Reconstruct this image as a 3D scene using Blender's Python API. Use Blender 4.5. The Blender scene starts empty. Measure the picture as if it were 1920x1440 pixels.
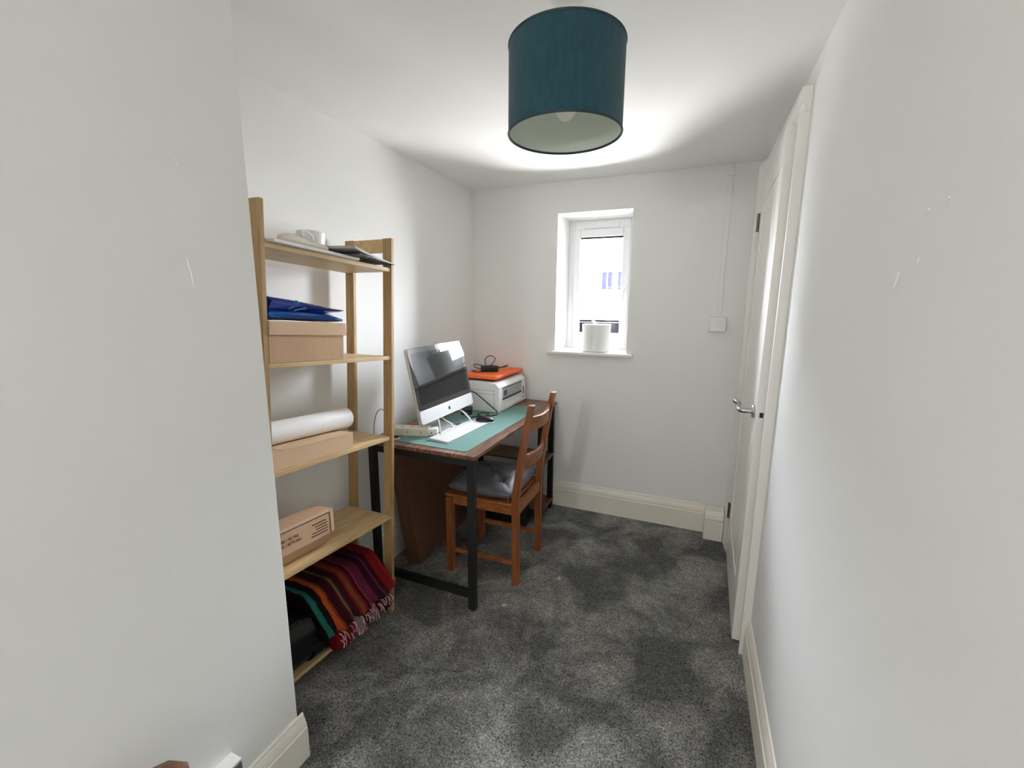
import bpy, bmesh, math, random
from mathutils import Vector, Matrix
R = random.Random(7)
C = bpy.context.scene.collection
sc = bpy.context.scene
PI = math.pi

# ------------------------------------------------------------------ camera
cam_d = bpy.data.cameras.new('camera'); cam = bpy.data.objects.new('camera', cam_d); C.objects.link(cam)
cam_d.sensor_fit = 'HORIZONTAL'; cam_d.sensor_width = 36.0
cam_d.lens = 820.64 / 1920 * 36.0
cam_d.clip_start = 0.02
YAW, PITCH, ROLL = 0.39212, 0.178671, 0.007296
_f0 = Vector((-math.sin(YAW), math.cos(YAW), 0)); _r0 = Vector((math.cos(YAW), math.sin(YAW), 0)); _u0 = Vector((0, 0, 1))
_fw = _f0 * math.cos(PITCH) - _u0 * math.sin(PITCH); _up = _u0 * math.cos(PITCH) + _f0 * math.sin(PITCH)
_r = _r0 * math.cos(ROLL) + _up * math.sin(ROLL); _u = _up * math.cos(ROLL) - _r0 * math.sin(ROLL)
cam.matrix_world = Matrix(((_r.x, _u.x, -_fw.x, 0), (_r.y, _u.y, -_fw.y, 0), (_r.z, _u.z, -_fw.z, 1.42), (0, 0, 0, 1)))
sc.camera = cam

# ------------------------------------------------------------------ light
sc.view_settings.view_transform = 'Standard'; sc.view_settings.look = 'None'
sc.view_settings.gamma = 1.0; sc.view_settings.use_curve_mapping = False
sc.view_settings.exposure = 0.08
sc.cycles.max_bounces = 14; sc.cycles.diffuse_bounces = 10
sc.cycles.use_denoising = True
world = bpy.data.worlds.new('world'); sc.world = world; world.use_nodes = True
wn = world.node_tree.nodes; wn.clear()
_o = wn.new('ShaderNodeOutputWorld'); _b = wn.new('ShaderNodeBackground')
_b.inputs['Strength'].default_value = 1.0
# bright overcast sky above the horizon, sunlit pale ground below it
_tc = wn.new('ShaderNodeTexCoord'); _sp = wn.new('ShaderNodeSeparateXYZ'); _mr = wn.new('ShaderNodeMapRange'); _mx = wn.new('ShaderNodeMixRGB')
_mr.inputs[1].default_value = -0.12; _mr.inputs[2].default_value = 0.06
SKY, GND = 134.0, 104.0
_mx.inputs[1].default_value = (GND*1.0, GND*0.985, GND*0.95, 1); _mx.inputs[2].default_value = (SKY*0.90, SKY*0.96, SKY*1.05, 1)
_wl = world.node_tree.links
_wl.new(_tc.outputs['Generated'], _sp.inputs[0]); _wl.new(_sp.outputs['Z'], _mr.inputs[0]); _wl.new(_mr.outputs[0], _mx.inputs[0])
_wl.new(_mx.outputs[0], _b.inputs['Color']); _wl.new(_b.outputs[0], _o.inputs[0])
def portal(name, loc, sx, sz, rot):
    d = bpy.data.lights.new(name, 'AREA'); d.shape = 'RECTANGLE'; d.size = sx; d.size_y = sz
    d.cycles.is_portal = True
    o = bpy.data.objects.new(name, d); C.objects.link(o); o.location = loc; o.rotation_euler = rot
    return o
portal('window_portal', (-0.636, 3.24, 1.56), 0.5, 0.92, (-PI/2, 0, 0))       # faces into the room
# added fill light behind the camera, no lamp is seen there
_hd = bpy.data.lights.new('rear_fill_light', 'POINT'); _hd.energy = 41.0; _hd.shadow_soft_size = 0.05; _hd.color = (1.0, 0.97, 0.93)
_ho = bpy.data.objects.new('rear_fill_light', _hd); C.objects.link(_ho); _ho.location = (-0.99, -1.7, 1.55)

# ------------------------------------------------------------------ helpers
def lin(c):
    return tuple((v/12.92 if v <= 0.04045 else ((v+0.055)/1.055)**2.4) for v in [x/255 for x in c])
def mat(name, rgb, rough=0.6, metal=0.0, spec=0.5, noise=0, rgb2=None, scale=(1,1,1), bump=0, bump_scale=200, detail=4, ramp=(0.35,0.65), coat=0, trans=0, sheen=0, distort=0.0):
    m = bpy.data.materials.new(name); m.use_nodes = True
    n = m.node_tree.nodes; l = m.node_tree.links; b = n['Principled BSDF']
    b.inputs['Base Color'].default_value = (*lin(rgb), 1); b.inputs['Roughness'].default_value = rough
    b.inputs['Metallic'].default_value = metal; b.inputs['Specular IOR Level'].default_value = spec
    if coat: b.inputs['Coat Weight'].default_value = coat
    if trans: b.inputs['Transmission Weight'].default_value = trans
    if sheen: b.inputs['Sheen Weight'].default_value = sheen
    tc = n.new('ShaderNodeTexCoord')
    if rgb2:
        mp = n.new('ShaderNodeMapping'); mp.inputs['Scale'].default_value = scale
        l.new(tc.outputs['Object'], mp.inputs[0])
        t = n.new('ShaderNodeTexNoise'); t.inputs['Scale'].default_value = noise; t.inputs['Detail'].default_value = detail
        t.inputs['Distortion'].default_value = distort
        l.new(mp.outputs[0], t.inputs['Vector'])
        r = n.new('ShaderNodeValToRGB'); r.color_ramp.elements[0].position = ramp[0]; r.color_ramp.elements[1].position = ramp[1]
        r.color_ramp.elements[0].color = (*lin(rgb), 1); r.color_ramp.elements[1].color = (*lin(rgb2), 1)
        l.new(t.outputs['Fac'], r.inputs[0]); l.new(r.outputs[0], b.inputs['Base Color'])
    if bump:
        t2 = n.new('ShaderNodeTexNoise'); t2.inputs['Scale'].default_value = bump_scale; t2.inputs['Detail'].default_value = 3
        l.new(tc.outputs['Object'], t2.inputs['Vector'])
        bp = n.new('ShaderNodeBump'); bp.inputs['Strength'].default_value = bump; bp.inputs['Distance'].default_value = 0.002
        l.new(t2.outputs['Fac'], bp.inputs['Height']); l.new(bp.outputs[0], b.inputs['Normal'])
    return m

class MB:
    def __init__(s): s.bm = bmesh.new()
    def _add(s, vs, fs, M=None):
        v = [s.bm.verts.new((M @ Vector(p)) if M else p) for p in vs]
        for f in fs:
            try: s.bm.faces.new([v[i] for i in f])
            except ValueError: pass
        return s
    def box(s, x0, x1, y0, y1, z0, z1, M=None):
        return s._add([(x0,y0,z0),(x1,y0,z0),(x1,y1,z0),(x0,y1,z0),(x0,y0,z1),(x1,y0,z1),(x1,y1,z1),(x0,y1,z1)],
                      [(3,2,1,0),(4,5,6,7),(0,1,5,4),(1,2,6,5),(2,3,7,6),(3,0,4,7)], M)
    def prism(s, prof, ax, a, b, M=None):       # prof: 2D points in the two other axes (cyclic order x,y,z)
        k = len(prof)
        def P(u, v, t): return {'x': (t, u, v), 'y': (u, t, v), 'z': (u, v, t)}[ax]
        vs = [P(u, v, a) for u, v in prof] + [P(u, v, b) for u, v in prof]
        fs = [tuple(range(k)), tuple(range(2*k-1, k-1, -1))] + [(i, i+k, (i+1) % k + k, (i+1) % k) for i in range(k)]
        return s._add(vs, fs, M)
    def lathe(s, prof, seg=48, M=None, closed=False):
        vs, fs = [], []
        k = len(prof)
        for i in range(seg):
            t = 2*PI*i/seg
            vs += [(r*math.cos(t), r*math.sin(t), z) for r, z in prof]
        for i in range(seg):
            j = (i+1) % seg
            for q in range(k - (0 if closed else 1)):
                w = (q+1) % k
                fs.append((i*k+q, j*k+q, j*k+w, i*k+w))
        if not closed:
            fs.append(tuple(i*k for i in range(seg-1, -1, -1))); fs.append(tuple(i*k+k-1 for i in range(seg)))
        return s._add(vs, fs, M)
    def tube(s, pts, r, seg=10, smooth=6, cap=True):
        P = [Vector(p) for p in pts]
        if smooth and len(P) > 2:
            Q = []
            for i in range(len(P)-1):
                a, b, c, d = P[max(i-1, 0)], P[i], P[i+1], P[min(i+2, len(P)-1)]
                for j in range(smooth):
                    t = j/smooth
                    Q.append(0.5*((2*b)+(c-a)*t+(2*a-5*b+4*c-d)*t*t+(3*b-3*c+d-a)*t**3))
            P = Q+[P[-1]]
        T = [(P[min(i+1, len(P)-1)]-P[max(i-1, 0)]).normalized() for i in range(len(P))]
        n = T[0].orthogonal().normalized(); vs = []; fs = []
        for i, p in enumerate(P):
            n = (n - T[i]*n.dot(T[i])).normalized(); b = T[i].cross(n)
            vs += [p + (n*math.cos(2*PI*k/seg)+b*math.sin(2*PI*k/seg))*r for k in range(seg)]
        for i in range(len(P)-1):
            for k in range(seg):
                fs.append((i*seg+k, i*seg+(k+1) % seg, (i+1)*seg+(k+1) % seg, (i+1)*seg+k))
        if cap: fs += [tuple(range(seg-1, -1, -1)), tuple((len(P)-1)*seg+k for k in range(seg))]
        return s._add(vs, fs)
    def sweep(s, prof, path):     # closed rectangular-ish section swept: list of rings of equal length
        k = len(path[0]); vs = [p for ring in path for p in ring]; fs = []
        for i in range(len(path)-1):
            for q in range(k): fs.append((i*k+q, i*k+(q+1) % k, (i+1)*k+(q+1) % k, (i+1)*k+q))
        fs += [tuple(range(k-1, -1, -1)), tuple((len(path)-1)*k+q for q in range(k))]
        return s._add(vs, fs)
    def grid(s, fn, nu, nv, wrap=False):
        vs = [fn(i/nu, j/nv) for i in range(nu+1) for j in range(nv+1)]
        fs = [(i*(nv+1)+j, (i+1)*(nv+1)+j, (i+1)*(nv+1)+j+1, i*(nv+1)+j+1) for i in range(nu) for j in range(nv)]
        return s._add(vs, fs)
    def build(s, name, m, parent=None, bevel=0, seg=2, smooth=True, ang=35, M=None, merge=False):
        bm = s.bm
        if merge: bmesh.ops.remove_doubles(bm, verts=bm.verts, dist=1e-5)
        bmesh.ops.recalc_face_normals(bm, faces=bm.faces)
        if bevel:
            ed = [e for e in bm.edges if len(e.link_faces) == 2 and e.calc_face_angle(0) > math.radians(25)]
            bmesh.ops.bevel(bm, geom=ed, offset=bevel, segments=seg, affect='EDGES', profile=0.5, clamp_overlap=True)
        me = bpy.data.meshes.new(name); bm.to_mesh(me); bm.free()
        if smooth:
            for p in me.polygons: p.use_smooth = True
            me.set_sharp_from_angle(angle=math.radians(ang))
        me.materials.append(m)
        o = bpy.data.objects.new(name, me); C.objects.link(o)
        if parent: o.parent = parent
        if M is not None: o.matrix_world = M
        if bevel and smooth:
            w = o.modifiers.new('weighted_normals', 'WEIGHTED_NORMAL'); w.mode = 'FACE_AREA'; w.weight = 100; w.keep_sharp = True
        return o
def tag(o, label=None, cat=None, group=None, kind=None):
    if label: o['label'] = label
    if cat: o['category'] = cat
    if group: o['group'] = group
    if kind: o['kind'] = kind
    return o
def thing(name, label, cat, loc=(0,0,0), rz=0, group=None, M=None):
    o = bpy.data.objects.new(name, None); o.empty_display_size = 0.05; C.objects.link(o)
    if M is not None: o.matrix_world = M
    else: o.location = loc; o.rotation_euler = (0, 0, rz)
    return tag(o, label, cat, group)
def struct(o): o['kind'] = 'structure'; return o
def sempty(name, loc=(0,0,0)):
    o = bpy.data.objects.new(name, None); C.objects.link(o); o.location = loc; o['kind'] = 'structure'; return o
def part(name, o, **k): tag(o, **k); return o
def rot(ax, a): return Matrix.Rotation(a, 4, ax)
def tr(x, y, z): return Matrix.Translation((x, y, z))
def text_bm(mb, body, size, M, align='LEFT', thick=0.0003):
    cu = bpy.data.curves.new('txt', 'FONT'); cu.body = body; cu.size = size; cu.align_x = align; cu.extrude = thick
    o = bpy.data.objects.new('txt', cu); C.objects.link(o)
    me = bpy.data.meshes.new_from_object(o.evaluated_get(bpy.context.evaluated_depsgraph_get()))
    bpy.data.objects.remove(o); bpy.data.curves.remove(cu)
    me.transform(M); mb.bm.from_mesh(me); bpy.data.meshes.remove(me)

# ------------------------------------------------------------------ materials
M_wall = mat('wall_paint', (235.5,236,234.8), 0.85, spec=0.25, bump=0.08, bump_scale=70)
M_ceil = mat('ceiling_paint', (240,240,240), 0.9, spec=0.2, bump=0.07, bump_scale=60)
M_gloss = mat('gloss_white_paint', (236,235,230), 0.32, bump=0.06, bump_scale=40)
M_skirt = mat('cream_white_gloss', (236,232,221), 0.35, bump=0.06, bump_scale=40)
M_upvc = mat('white_upvc', (240,241,242), 0.3)
M_white = mat('white_plastic', (236,236,234), 0.38)
M_ivory = mat('ivory_plastic', (226,221,208), 0.42)
M_black = mat('black_plastic', (18,18,20), 0.42)
M_blackm = mat('black_powder_coat', (13,13,14), 0.55, bump=0.1, bump_scale=900)
M_chrome = mat('satin_chrome', (190,190,192), 0.22, metal=1.0)
M_brass = mat('dull_hinge_metal', (120,112,98), 0.4, metal=1.0)
M_alu = mat('brushed_aluminium', (214,216,218), 0.34, metal=0.55)
M_birch = mat('birch_wood', (186,156,110), 0.5, noise=5, rgb2=(216,188,142), scale=(9,1.1,9), detail=6, ramp=(0.3,0.7), distort=0.6, bump=0.05, bump_scale=300)
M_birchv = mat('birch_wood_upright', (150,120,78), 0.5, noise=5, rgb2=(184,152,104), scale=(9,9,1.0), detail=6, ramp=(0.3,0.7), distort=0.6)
M_pine = mat('antique_stained_pine', (108,56,24), 0.4, noise=6, rgb2=(150,88,44), scale=(7,7,0.8), detail=6, ramp=(0.3,0.7), distort=0.8)
M_pineh = mat('antique_stained_pine_rail', (112,60,27), 0.4, noise=6, rgb2=(158,95,50), scale=(3,3,9), detail=5, ramp=(0.3,0.7), distort=0.5)
M_rustic = mat('rustic_brown_laminate', (74,48,36), 0.38, noise=4.5, rgb2=(142,98,74), scale=(9,1.0,5), detail=9, ramp=(0.34,0.66), distort=1.6)
M_mat = mat('sage_green_mat', (112,148,142), 0.75, spec=0.2, bump=0.1, bump_scale=1200)
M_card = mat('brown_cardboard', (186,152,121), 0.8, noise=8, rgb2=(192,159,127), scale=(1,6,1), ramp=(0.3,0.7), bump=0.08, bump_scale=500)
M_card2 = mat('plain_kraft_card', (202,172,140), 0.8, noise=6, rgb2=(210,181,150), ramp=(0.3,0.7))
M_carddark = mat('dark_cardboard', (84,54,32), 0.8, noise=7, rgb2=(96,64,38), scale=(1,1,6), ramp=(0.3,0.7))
M_ink = mat('brown_print_ink', (84,58,44), 0.8)
M_paper = mat('white_paper', (236,234,232), 0.7)
M_paperg = mat('grey_paper', (170,168,168), 0.6)
M_dark = mat('dark_card', (36,36,42), 0.5)
M_roll = mat('matt_white_film', (240,240,240), 0.35)
M_orange = mat('orange_felt_sleeve', (226,96,38), 0.65, noise=30, rgb2=(238,112,50), ramp=(0.3,0.7), bump=0.15, bump_scale=900)
M_tarp = mat('royal_blue_woven_plastic', (0,14,92), 0.3, noise=3, rgb2=(0,34,122), ramp=(0.35,0.65), bump=0.25, bump_scale=260)
M_tarp2 = mat('light_blue_webbing', (40,110,170), 0.35, bump=0.3, bump_scale=300)
M_teal = mat('teal_linen', (6,54,66), 0.8, sheen=0.12, noise=90, rgb2=(13,68,80), scale=(1,1,0.35), detail=3, ramp=(0.3,0.7), bump=0.3, bump_scale=700)
M_lining = mat('shade_lining', (206,212,202), 0.7)
M_cush = mat('grey_satin_cotton', (84,85,92), 0.45, sheen=0.1, bump=0.1, bump_scale=900)
M_glassk = mat('black_screen_glass', (10,11,15), 0.03, spec=0.75, coat=1.0)
M_screen = mat('black_screen', (5,6,8), 0.2)
M_bin = mat('black_polythene', (8,8,9), 0.28, bump=0.9, bump_scale=18)
M_fringe = mat('pink_white_fringe', (150,92,96), 0.9, noise=40, rgb2=(196,168,160), ramp=(0.4,0.6))
M_bulb = mat('opal_bulb', (238,236,228), 0.3)
M_brownwood = mat('worn_brown_wood', (58,36,24), 0.6, noise=26, rgb2=(126,92,64), scale=(1,1,0.4), detail=6, ramp=(0.3,0.7), bump=0.3, bump_scale=60)
M_greyplate = mat('grey_metal_plate', (120,120,122), 0.35, metal=0.6)
M_glass = bpy.data.materials.new('window_glass'); M_glass.use_nodes = True
_n = M_glass.node_tree.nodes; _l = M_glass.node_tree.links; _n.clear()
_out = _n.new('ShaderNodeOutputMaterial'); _mx = _n.new('ShaderNodeMixShader'); _t = _n.new('ShaderNodeBsdfTransparent'); _g = _n.new('ShaderNodeBsdfGlossy'); _fr = _n.new('ShaderNodeFresnel')
_g.inputs['Roughness'].default_value = 0.0; _fr.inputs['IOR'].default_value = 1.45
_l.new(_fr.outputs[0], _mx.inputs[0]); _l.new(_t.outputs[0], _mx.inputs[1]); _l.new(_g.outputs[0], _mx.inputs[2]); _l.new(_mx.outputs[0], _out.inputs[0])

# carpet: dark grey twist pile with patches where the pile is brushed lighter
M_carpet = bpy.data.materials.new('grey_carpet'); M_carpet.use_nodes = True
def _carpet(m):
    n = m.node_tree.nodes; l = m.node_tree.links; b = n['Principled BSDF']
    tc = n.new('ShaderNodeTexCoord')
    def noise(s, d, dist=0.0, rough=0.5):
        t = n.new('ShaderNodeTexNoise'); t.inputs['Scale'].default_value = s; t.inputs['Detail'].default_value = d; t.inputs['Distortion'].default_value = dist; t.inputs['Roughness'].default_value = rough
        l.new(tc.outputs['Object'], t.inputs['Vector']); return t
    fine = noise(150, 4, 0.6, 0.75); patch = noise(3.4, 5, 0.5, 0.62); mid = noise(34, 3, 0.3, 0.6)
    r1 = n.new('ShaderNodeValToRGB'); r1.color_ramp.elements[0].position = 0.34; r1.color_ramp.elements[1].position = 0.68
    r1.color_ramp.elements[0].color = (*lin((34,34,34)), 1); r1.color_ramp.elements[1].color = (*lin((170,170,167)), 1)
    r2 = n.new('ShaderNodeValToRGB'); r2.color_ramp.elements[0].position = 0.42; r2.color_ramp.elements[1].position = 0.64
    r2.color_ramp.elements[0].color = (0.6,0.6,0.6,1); r2.color_ramp.elements[1].color = (1.55,1.53,1.5,1)
    r3 = n.new('ShaderNodeValToRGB'); r3.color_ramp.elements[0].position = 0.3; r3.color_ramp.elements[1].position = 0.7
    r3.color_ramp.elements[0].color = (0.78,0.78,0.78,1); r3.color_ramp.elements[1].color = (1.15,1.15,1.15,1)
    l.new(fine.outputs['Fac'], r1.inputs[0]); l.new(patch.outputs['Fac'], r2.inputs[0]); l.new(mid.outputs['Fac'], r3.inputs[0])
    x = n.new('ShaderNodeMixRGB'); x.blend_type = 'MULTIPLY'; x.inputs[0].default_value = 1
    y = n.new('ShaderNodeMixRGB'); y.blend_type = 'MULTIPLY'; y.inputs[0].default_value = 1
    l.new(r1.outputs[0], x.inputs[1]); l.new(r2.outputs[0], x.inputs[2]); l.new(x.outputs[0], y.inputs[1]); l.new(r3.outputs[0], y.inputs[2])
    l.new(y.outputs[0], b.inputs['Base Color'])
    b.inputs['Roughness'].default_value = 1.0; b.inputs['Specular IOR Level'].default_value = 0.1
    bp = n.new('ShaderNodeBump'); bp.inputs['Strength'].default_value = 0.8; bp.inputs['Distance'].default_value = 0.006
    l.new(fine.outputs['Fac'], bp.inputs['Height']); l.new(bp.outputs[0], b.inputs['Normal'])
_carpet(M_carpet)

# striped blanket cloth: bands across local y
def stripe_mat(name, y0, y1, cols, seed=0):
    m = bpy.data.materials.new(name); m.use_nodes = True
    n = m.node_tree.nodes; l = m.node_tree.links; b = n['Principled BSDF']
    tc = n.new('ShaderNodeTexCoord'); sep = n.new('ShaderNodeSeparateXYZ'); l.new(tc.outputs['Object'], sep.inputs[0])
    nz = n.new('ShaderNodeTexNoise'); nz.inputs['Scale'].default_value = 26; nz.inputs['Detail'].default_value = 3; l.new(tc.outputs['Object'], nz.inputs['Vector'])
    mr = n.new('ShaderNodeMapRange'); mr.inputs[1].default_value = y0; mr.inputs[2].default_value = y1; l.new(sep.outputs['Y'], mr.inputs[0])
    ad = n.new('ShaderNodeMath'); ad.operation = 'MULTIPLY_ADD'; ad.inputs[1].default_value = 0.035; l.new(nz.outputs['Fac'], ad.inputs[0]); l.new(mr.outputs[0], ad.inputs[2])
    r = n.new('ShaderNodeValToRGB'); r.color_ramp.interpolation = 'CONSTANT'
    els = r.color_ramp.elements
    while len(els) < len(cols): els.new(0.5)
    for i, (p, c) in enumerate(cols): els[i].position = p; els[i].color = (*lin(c), 1)
    l.new(ad.outputs[0], r.inputs[0]); l.new(r.outputs[0], b.inputs['Base Color'])
    b.inputs['Roughness'].default_value = 0.9; b.inputs['Specular IOR Level'].default_value = 0.15
    t2 = n.new('ShaderNodeTexNoise'); t2.inputs['Scale'].default_value = 420; l.new(tc.outputs['Object'], t2.inputs['Vector'])
    bp = n.new('ShaderNodeBump'); bp.inputs['Strength'].default_value = 0.5; bp.inputs['Distance'].default_value = 0.003
    l.new(t2.outputs['Fac'], bp.inputs['Height']); l.new(bp.outputs[0], b.inputs['Normal'])
    return m

# ------------------------------------------------------------------ room shell
XR, XL, YB, ZC, XN, YN = 0.3004, -1.5007, 2.8782, 2.1997, -1.0519, 0.8169
WX0, WX1, WZ0, WZ1 = -0.8742, -0.3980, 1.115, 2.005        # window opening
DY0, DY1, DZ1 = 1.89, 2.665, 2.055                          # door opening
YR = -2.6; WT = 0.36
struct(MB().box(XL-0.2, XR+0.75, YR-0.2, YB+0.02, -0.1, 0.0).build('floor', M_carpet, smooth=False))
struct(MB().box(XL-0.2, XR+0.2, YR-0.2, YB+0.05, ZC, ZC+0.12).build('ceiling', M_ceil, smooth=False))
struct(MB().box(XL-0.12, XL, YN-0.05, YB+WT, 0, ZC).build('wall_left', M_wall, smooth=False))
m = MB(); yb1 = YB+WT
m.box(XL-0.12, WX0, YB, yb1, 0, ZC+0.12).box(WX1, XR+0.75, YB, yb1, 0, ZC+0.12).box(WX0, WX1, YB, yb1, 0, WZ0).box(WX0, WX1, YB, yb1, WZ1, ZC+0.12)
struct(m.build('wall_back', M_wall, smooth=False))
m = MB(); m.box(XR, XR+0.12, YR, DY0, 0, ZC).box(XR, XR+0.12, DY1, YB, 0, ZC).box(XR, XR+0.12, DY0, DY1, DZ1, ZC)
m.box(XR+0.12, XR+0.7, DY0-0.1, DY0-0.05, 0, ZC).box(XR+0.65, XR+0.7, DY0-0.1, YB, 0, ZC).box(XR+0.12, XR+0.7, DY0-0.1, YB, ZC, ZC+.05)  # unseen box added behind the door to stop light leaking in
struct(m.build('wall_right', M_wall, smooth=False))
m = MB()
m.prism([(XL-.12, YR), (XN, YR), (XN, YN-.004), (XN-.0012, YN-.0012), (XN-.004, YN), (XL-.12, YN)], 'z', 0, ZC)
struct(m.build('wall_partition', M_wall, smooth=False))
struct(MB().box(XL-.12, XR+.12, YR-.12, YR, 0, ZC).build('wall_rear', M_wall, smooth=False))

# paint scuffs and drips on the walls
def scuff(w, pts, r): 
    o = MB().tube(pts, r, 6, 4).build('scuff_mark', M_wall, w); return o
wr = bpy.data.objects['wall_right']; wp = bpy.data.objects['wall_partition']
for pts in (((XR,.858,1.556),(XR,.845,1.560)), ((XR,.80,1.562),(XR,.792,1.565)), ((XR,.858,1.487),(XR,.853,1.494)), ((XR,.930,1.452),(XR,.924,1.462),(XR,.918,1.478))):
    scuff(wr, pts, .0022)
scuff(wp, ((XN,.649,1.728),(XN,.652,1.722),(XN,.655,1.708)), .0012)
scuff(wp, ((XN,.652,1.515),(XN,.6535,1.50),(XN,.657,1.485),(XN,.6585,1.455)), .0014)

# skirting boards: torus / ogee profile, (out, z)
SK = [(0,0),(.019,0),(.019,.118),(.015,.121),(.0165,.126),(.0165,.130),(.010,.152),(.006,.160),(.006,.166),(.0035,.170),(0,.171)]
def skirt_x(x0, x1, y, name, sgn=-1, dz=1.0): # runs along X, projecting to -Y
    return struct(MB().prism([(y+sgn*o, z*dz) for o, z in SK], 'x', x0, x1).build(name, M_skirt, ang=20))
def skirt_y(y0, y1, x, name, sgn=1, dz=1.0):
    return struct(MB().prism([(x+sgn*o, z*dz) for o, z in SK], 'y', y0, y1).build(name, M_skirt, ang=20))
skirt_x(XL, 0.145, YB, 'baseboard_back', dz=1.06)
skirt_y(YN+.0, YB-.02, XL, 'baseboard_left')
skirt_y(YR, 1.832, XR, 'baseboard_right', sgn=-1, dz=.96)
b_ = skirt_y(YR, YN+.0165, XN, 'baseboard_partition', dz=.90)
# plinth block in the back right corner
m = MB(); y0p = 2.772
m.prism([(YB-.018,0),(y0p,0),(y0p,.125),(y0p+.004,.128),(y0p-.004,.134),(y0p-.004,.146),(y0p+.004,.150),(y0p+.004,.156),(y0p+.02,.182),(YB-.018,.190)], 'x', .143, .249)
struct(m.build('trim_1', M_skirt, bevel=.0015, ang=25))

# ------------------------------------------------------------------ door
d1 = sempty('door_1', (XR-.034, 2.662, 0)); d1.rotation_euler = (0, 0, math.radians(-1.55)); d1.rotation_euler = (0,0,-0.027)
# local: leaf runs along -Y from the hinge, face at x=0 towards the room (-X), thickness +x
LW, LH, LT = .762, 2.045, .036
def leafgrid(mb):
    st = .105
    mb.box(0, LT, -LW, 0, .012, LH)
m = MB(); m.box(.006, LT-.006, -LW+.1, -.1, .2, LH-.1)          # recessed field
m.box(0, LT, -LW, -LW+.105, .012, LH).box(0, LT, -.105, 0, .012, LH).box(0, LT, -LW+.105, -.105, .012, .225).box(0, LT, -LW+.105, -.105, LH-.115, LH)
nb = 7
for i in range(nb):                                             # tongue-and-groove boards
    a = -LW+.107 + i*(LW-.214)/nb; m.box(.0035, LT-.0035, a+.002, a+(LW-.214)/nb-.002, .227, LH-.117)
leaf = m.build('leaf', M_gloss, d1, bevel=.002, seg=2, ang=30)
m = MB()
for (ya, yb_, za, zb) in ((-LW+.105,-.105,.225,.233),(-LW+.105,-.105,LH-.123,LH-.115),(-LW+.105,-LW+.112,.225,LH-.115),(-.112,-.105,.225,LH-.115)):
    m.box(-.001, .006, ya, yb_, za, zb)
m.build('panel_bead', M_gloss, d1, bevel=.0015)
hz = 1.005
m = MB(); m.lathe([(.001,0),(.0255,0),(.0265,.003),(.0265,.008),(.024,.010),(.001,.010)], 32, tr(0,-LW+.06,hz) @ rot('Y',-PI/2))
hd = m.build('door_handle', M_chrome, d1)
m = MB(); m.tube([(0,-LW+.06,hz),(-.028,-LW+.06,hz),(-.046,-LW+.063,hz),(-.053,-LW+.075,hz),(-.054,-LW+.10,hz+.001),(-.053,-LW+.135,hz+.003),(-.05,-LW+.158,hz+.006),(-.058,-LW+.168,hz+.012),(-.070,-LW+.172,hz+.02)], .0102, 14)
m.build('lever', M_chrome, hd)
m = MB(); m.box(.006, .030, -LW-.0025, -LW, hz-.032, hz+.032)
lp = m.build('latch_plate', M_white, d1, bevel=.0008)
m = MB(); m.box(.012, .025, -LW-.005, -LW-.002, hz-.010, hz+.010); m.build('latch_bolt', M_black, lp, bevel=.001)
for zz in (.215, 1.80):
    m = MB(); m.lathe([(.001,0),(.007,0),(.007,.09),(.001,.09)], 16, tr(-.006,.004,zz)); m.box(-.0015, 0, -.014, .003, zz, zz+.09)
    for k in range(3): m.lathe([(.0075,0),(.0078,.002),(.0075,.004)], 16, tr(-.006,.004,zz+.02+k*.022))
    m.build('hinge', M_brass, d1)
# lining and architrave
ar = sempty('trim_2')
AX = XR-.031
m = MB(); m.box(XR-.002, XR+.12, DY0-.02, DY0, 0, DZ1+.01).box(XR-.002, XR+.12, DY1, DY1+.02, 0, DZ1+.01).box(XR-.002, XR+.12, DY0-.02, DY1+.02, DZ1, DZ1+.02)
m.build('door_lining', M_gloss, ar)
def arch_leg(y0, y1, z1, fx, sgn):
    # profile across Y: outer edge thick, stepped down to the opening
    o, i = (y0, y1) if sgn > 0 else (y1, y0); w = i-o
    prof = [(XR, o), (fx, o), (fx, o+w*.34), (fx+.005, o+w*.42), (fx+.005, o+w*.72), (fx+.010, o+w*.8), (fx+.012, i), (XR, i)]
    return MB().prism(prof, 'z', 0, z1)
arch_leg(1.835, 1.884, 2.0575, AX, 1).build('architrave_leg', M_gloss, ar, bevel=.001, ang=25)
arch_leg(2.672, 2.80, 2.150, XR-.048, -1).build('architrave_leg', M_gloss, ar, bevel=.001, ang=25)
m = MB(); m.prism([(XR,2.135),(AX,2.135),(AX,2.110),(AX+.005,2.104),(AX+.005,2.082),(AX+.011,2.076),(AX+.012,2.058),(XR,2.058)], 'y', 1.835, 2.6715)
# profile order is (x,z) for axis y
m.build('architrave_head', M_gloss, ar, bevel=.001, ang=25)

# ------------------------------------------------------------------ window
FY = 3.172
w1 = sempty('window_1', (0, 0, 0))
def frame(mb, x0, x1, z0, z1, l, r, b, t, y0, y1):
    mb.box(x0, x0+l, y0, y1, z0, z1).box(x1-r, x1, y0, y1, z0, z1).box(x0+l, x1-r, y0, y1, z0, z0+b).box(x0+l, x1-r, y0, y1, z1-t, z1)
m = MB(); frame(m, WX0, WX1, WZ0, WZ1, .042, .05, .05, .062, FY, FY+.06); m.build('window_frame', M_upvc, w1, bevel=.004)
m = MB(); frame(m, WX0+.04, WX1-.048, WZ0+.048, WZ1-.06, .042, .05, .062, .052, FY-.012, FY+.045); sash = m.build('sash', M_upvc, w1, bevel=.006, seg=3)
m = MB(); frame(m, WX0+.078, WX1-.094, WZ0+.106, WZ1-.108, .004, .004, .004, .016, FY+.01, FY+.03); m.build('gasket_and_shade_strip', M_dark, sash)  # gasket, top strip deepened and dark to stand for the sash underside's shade
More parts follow.
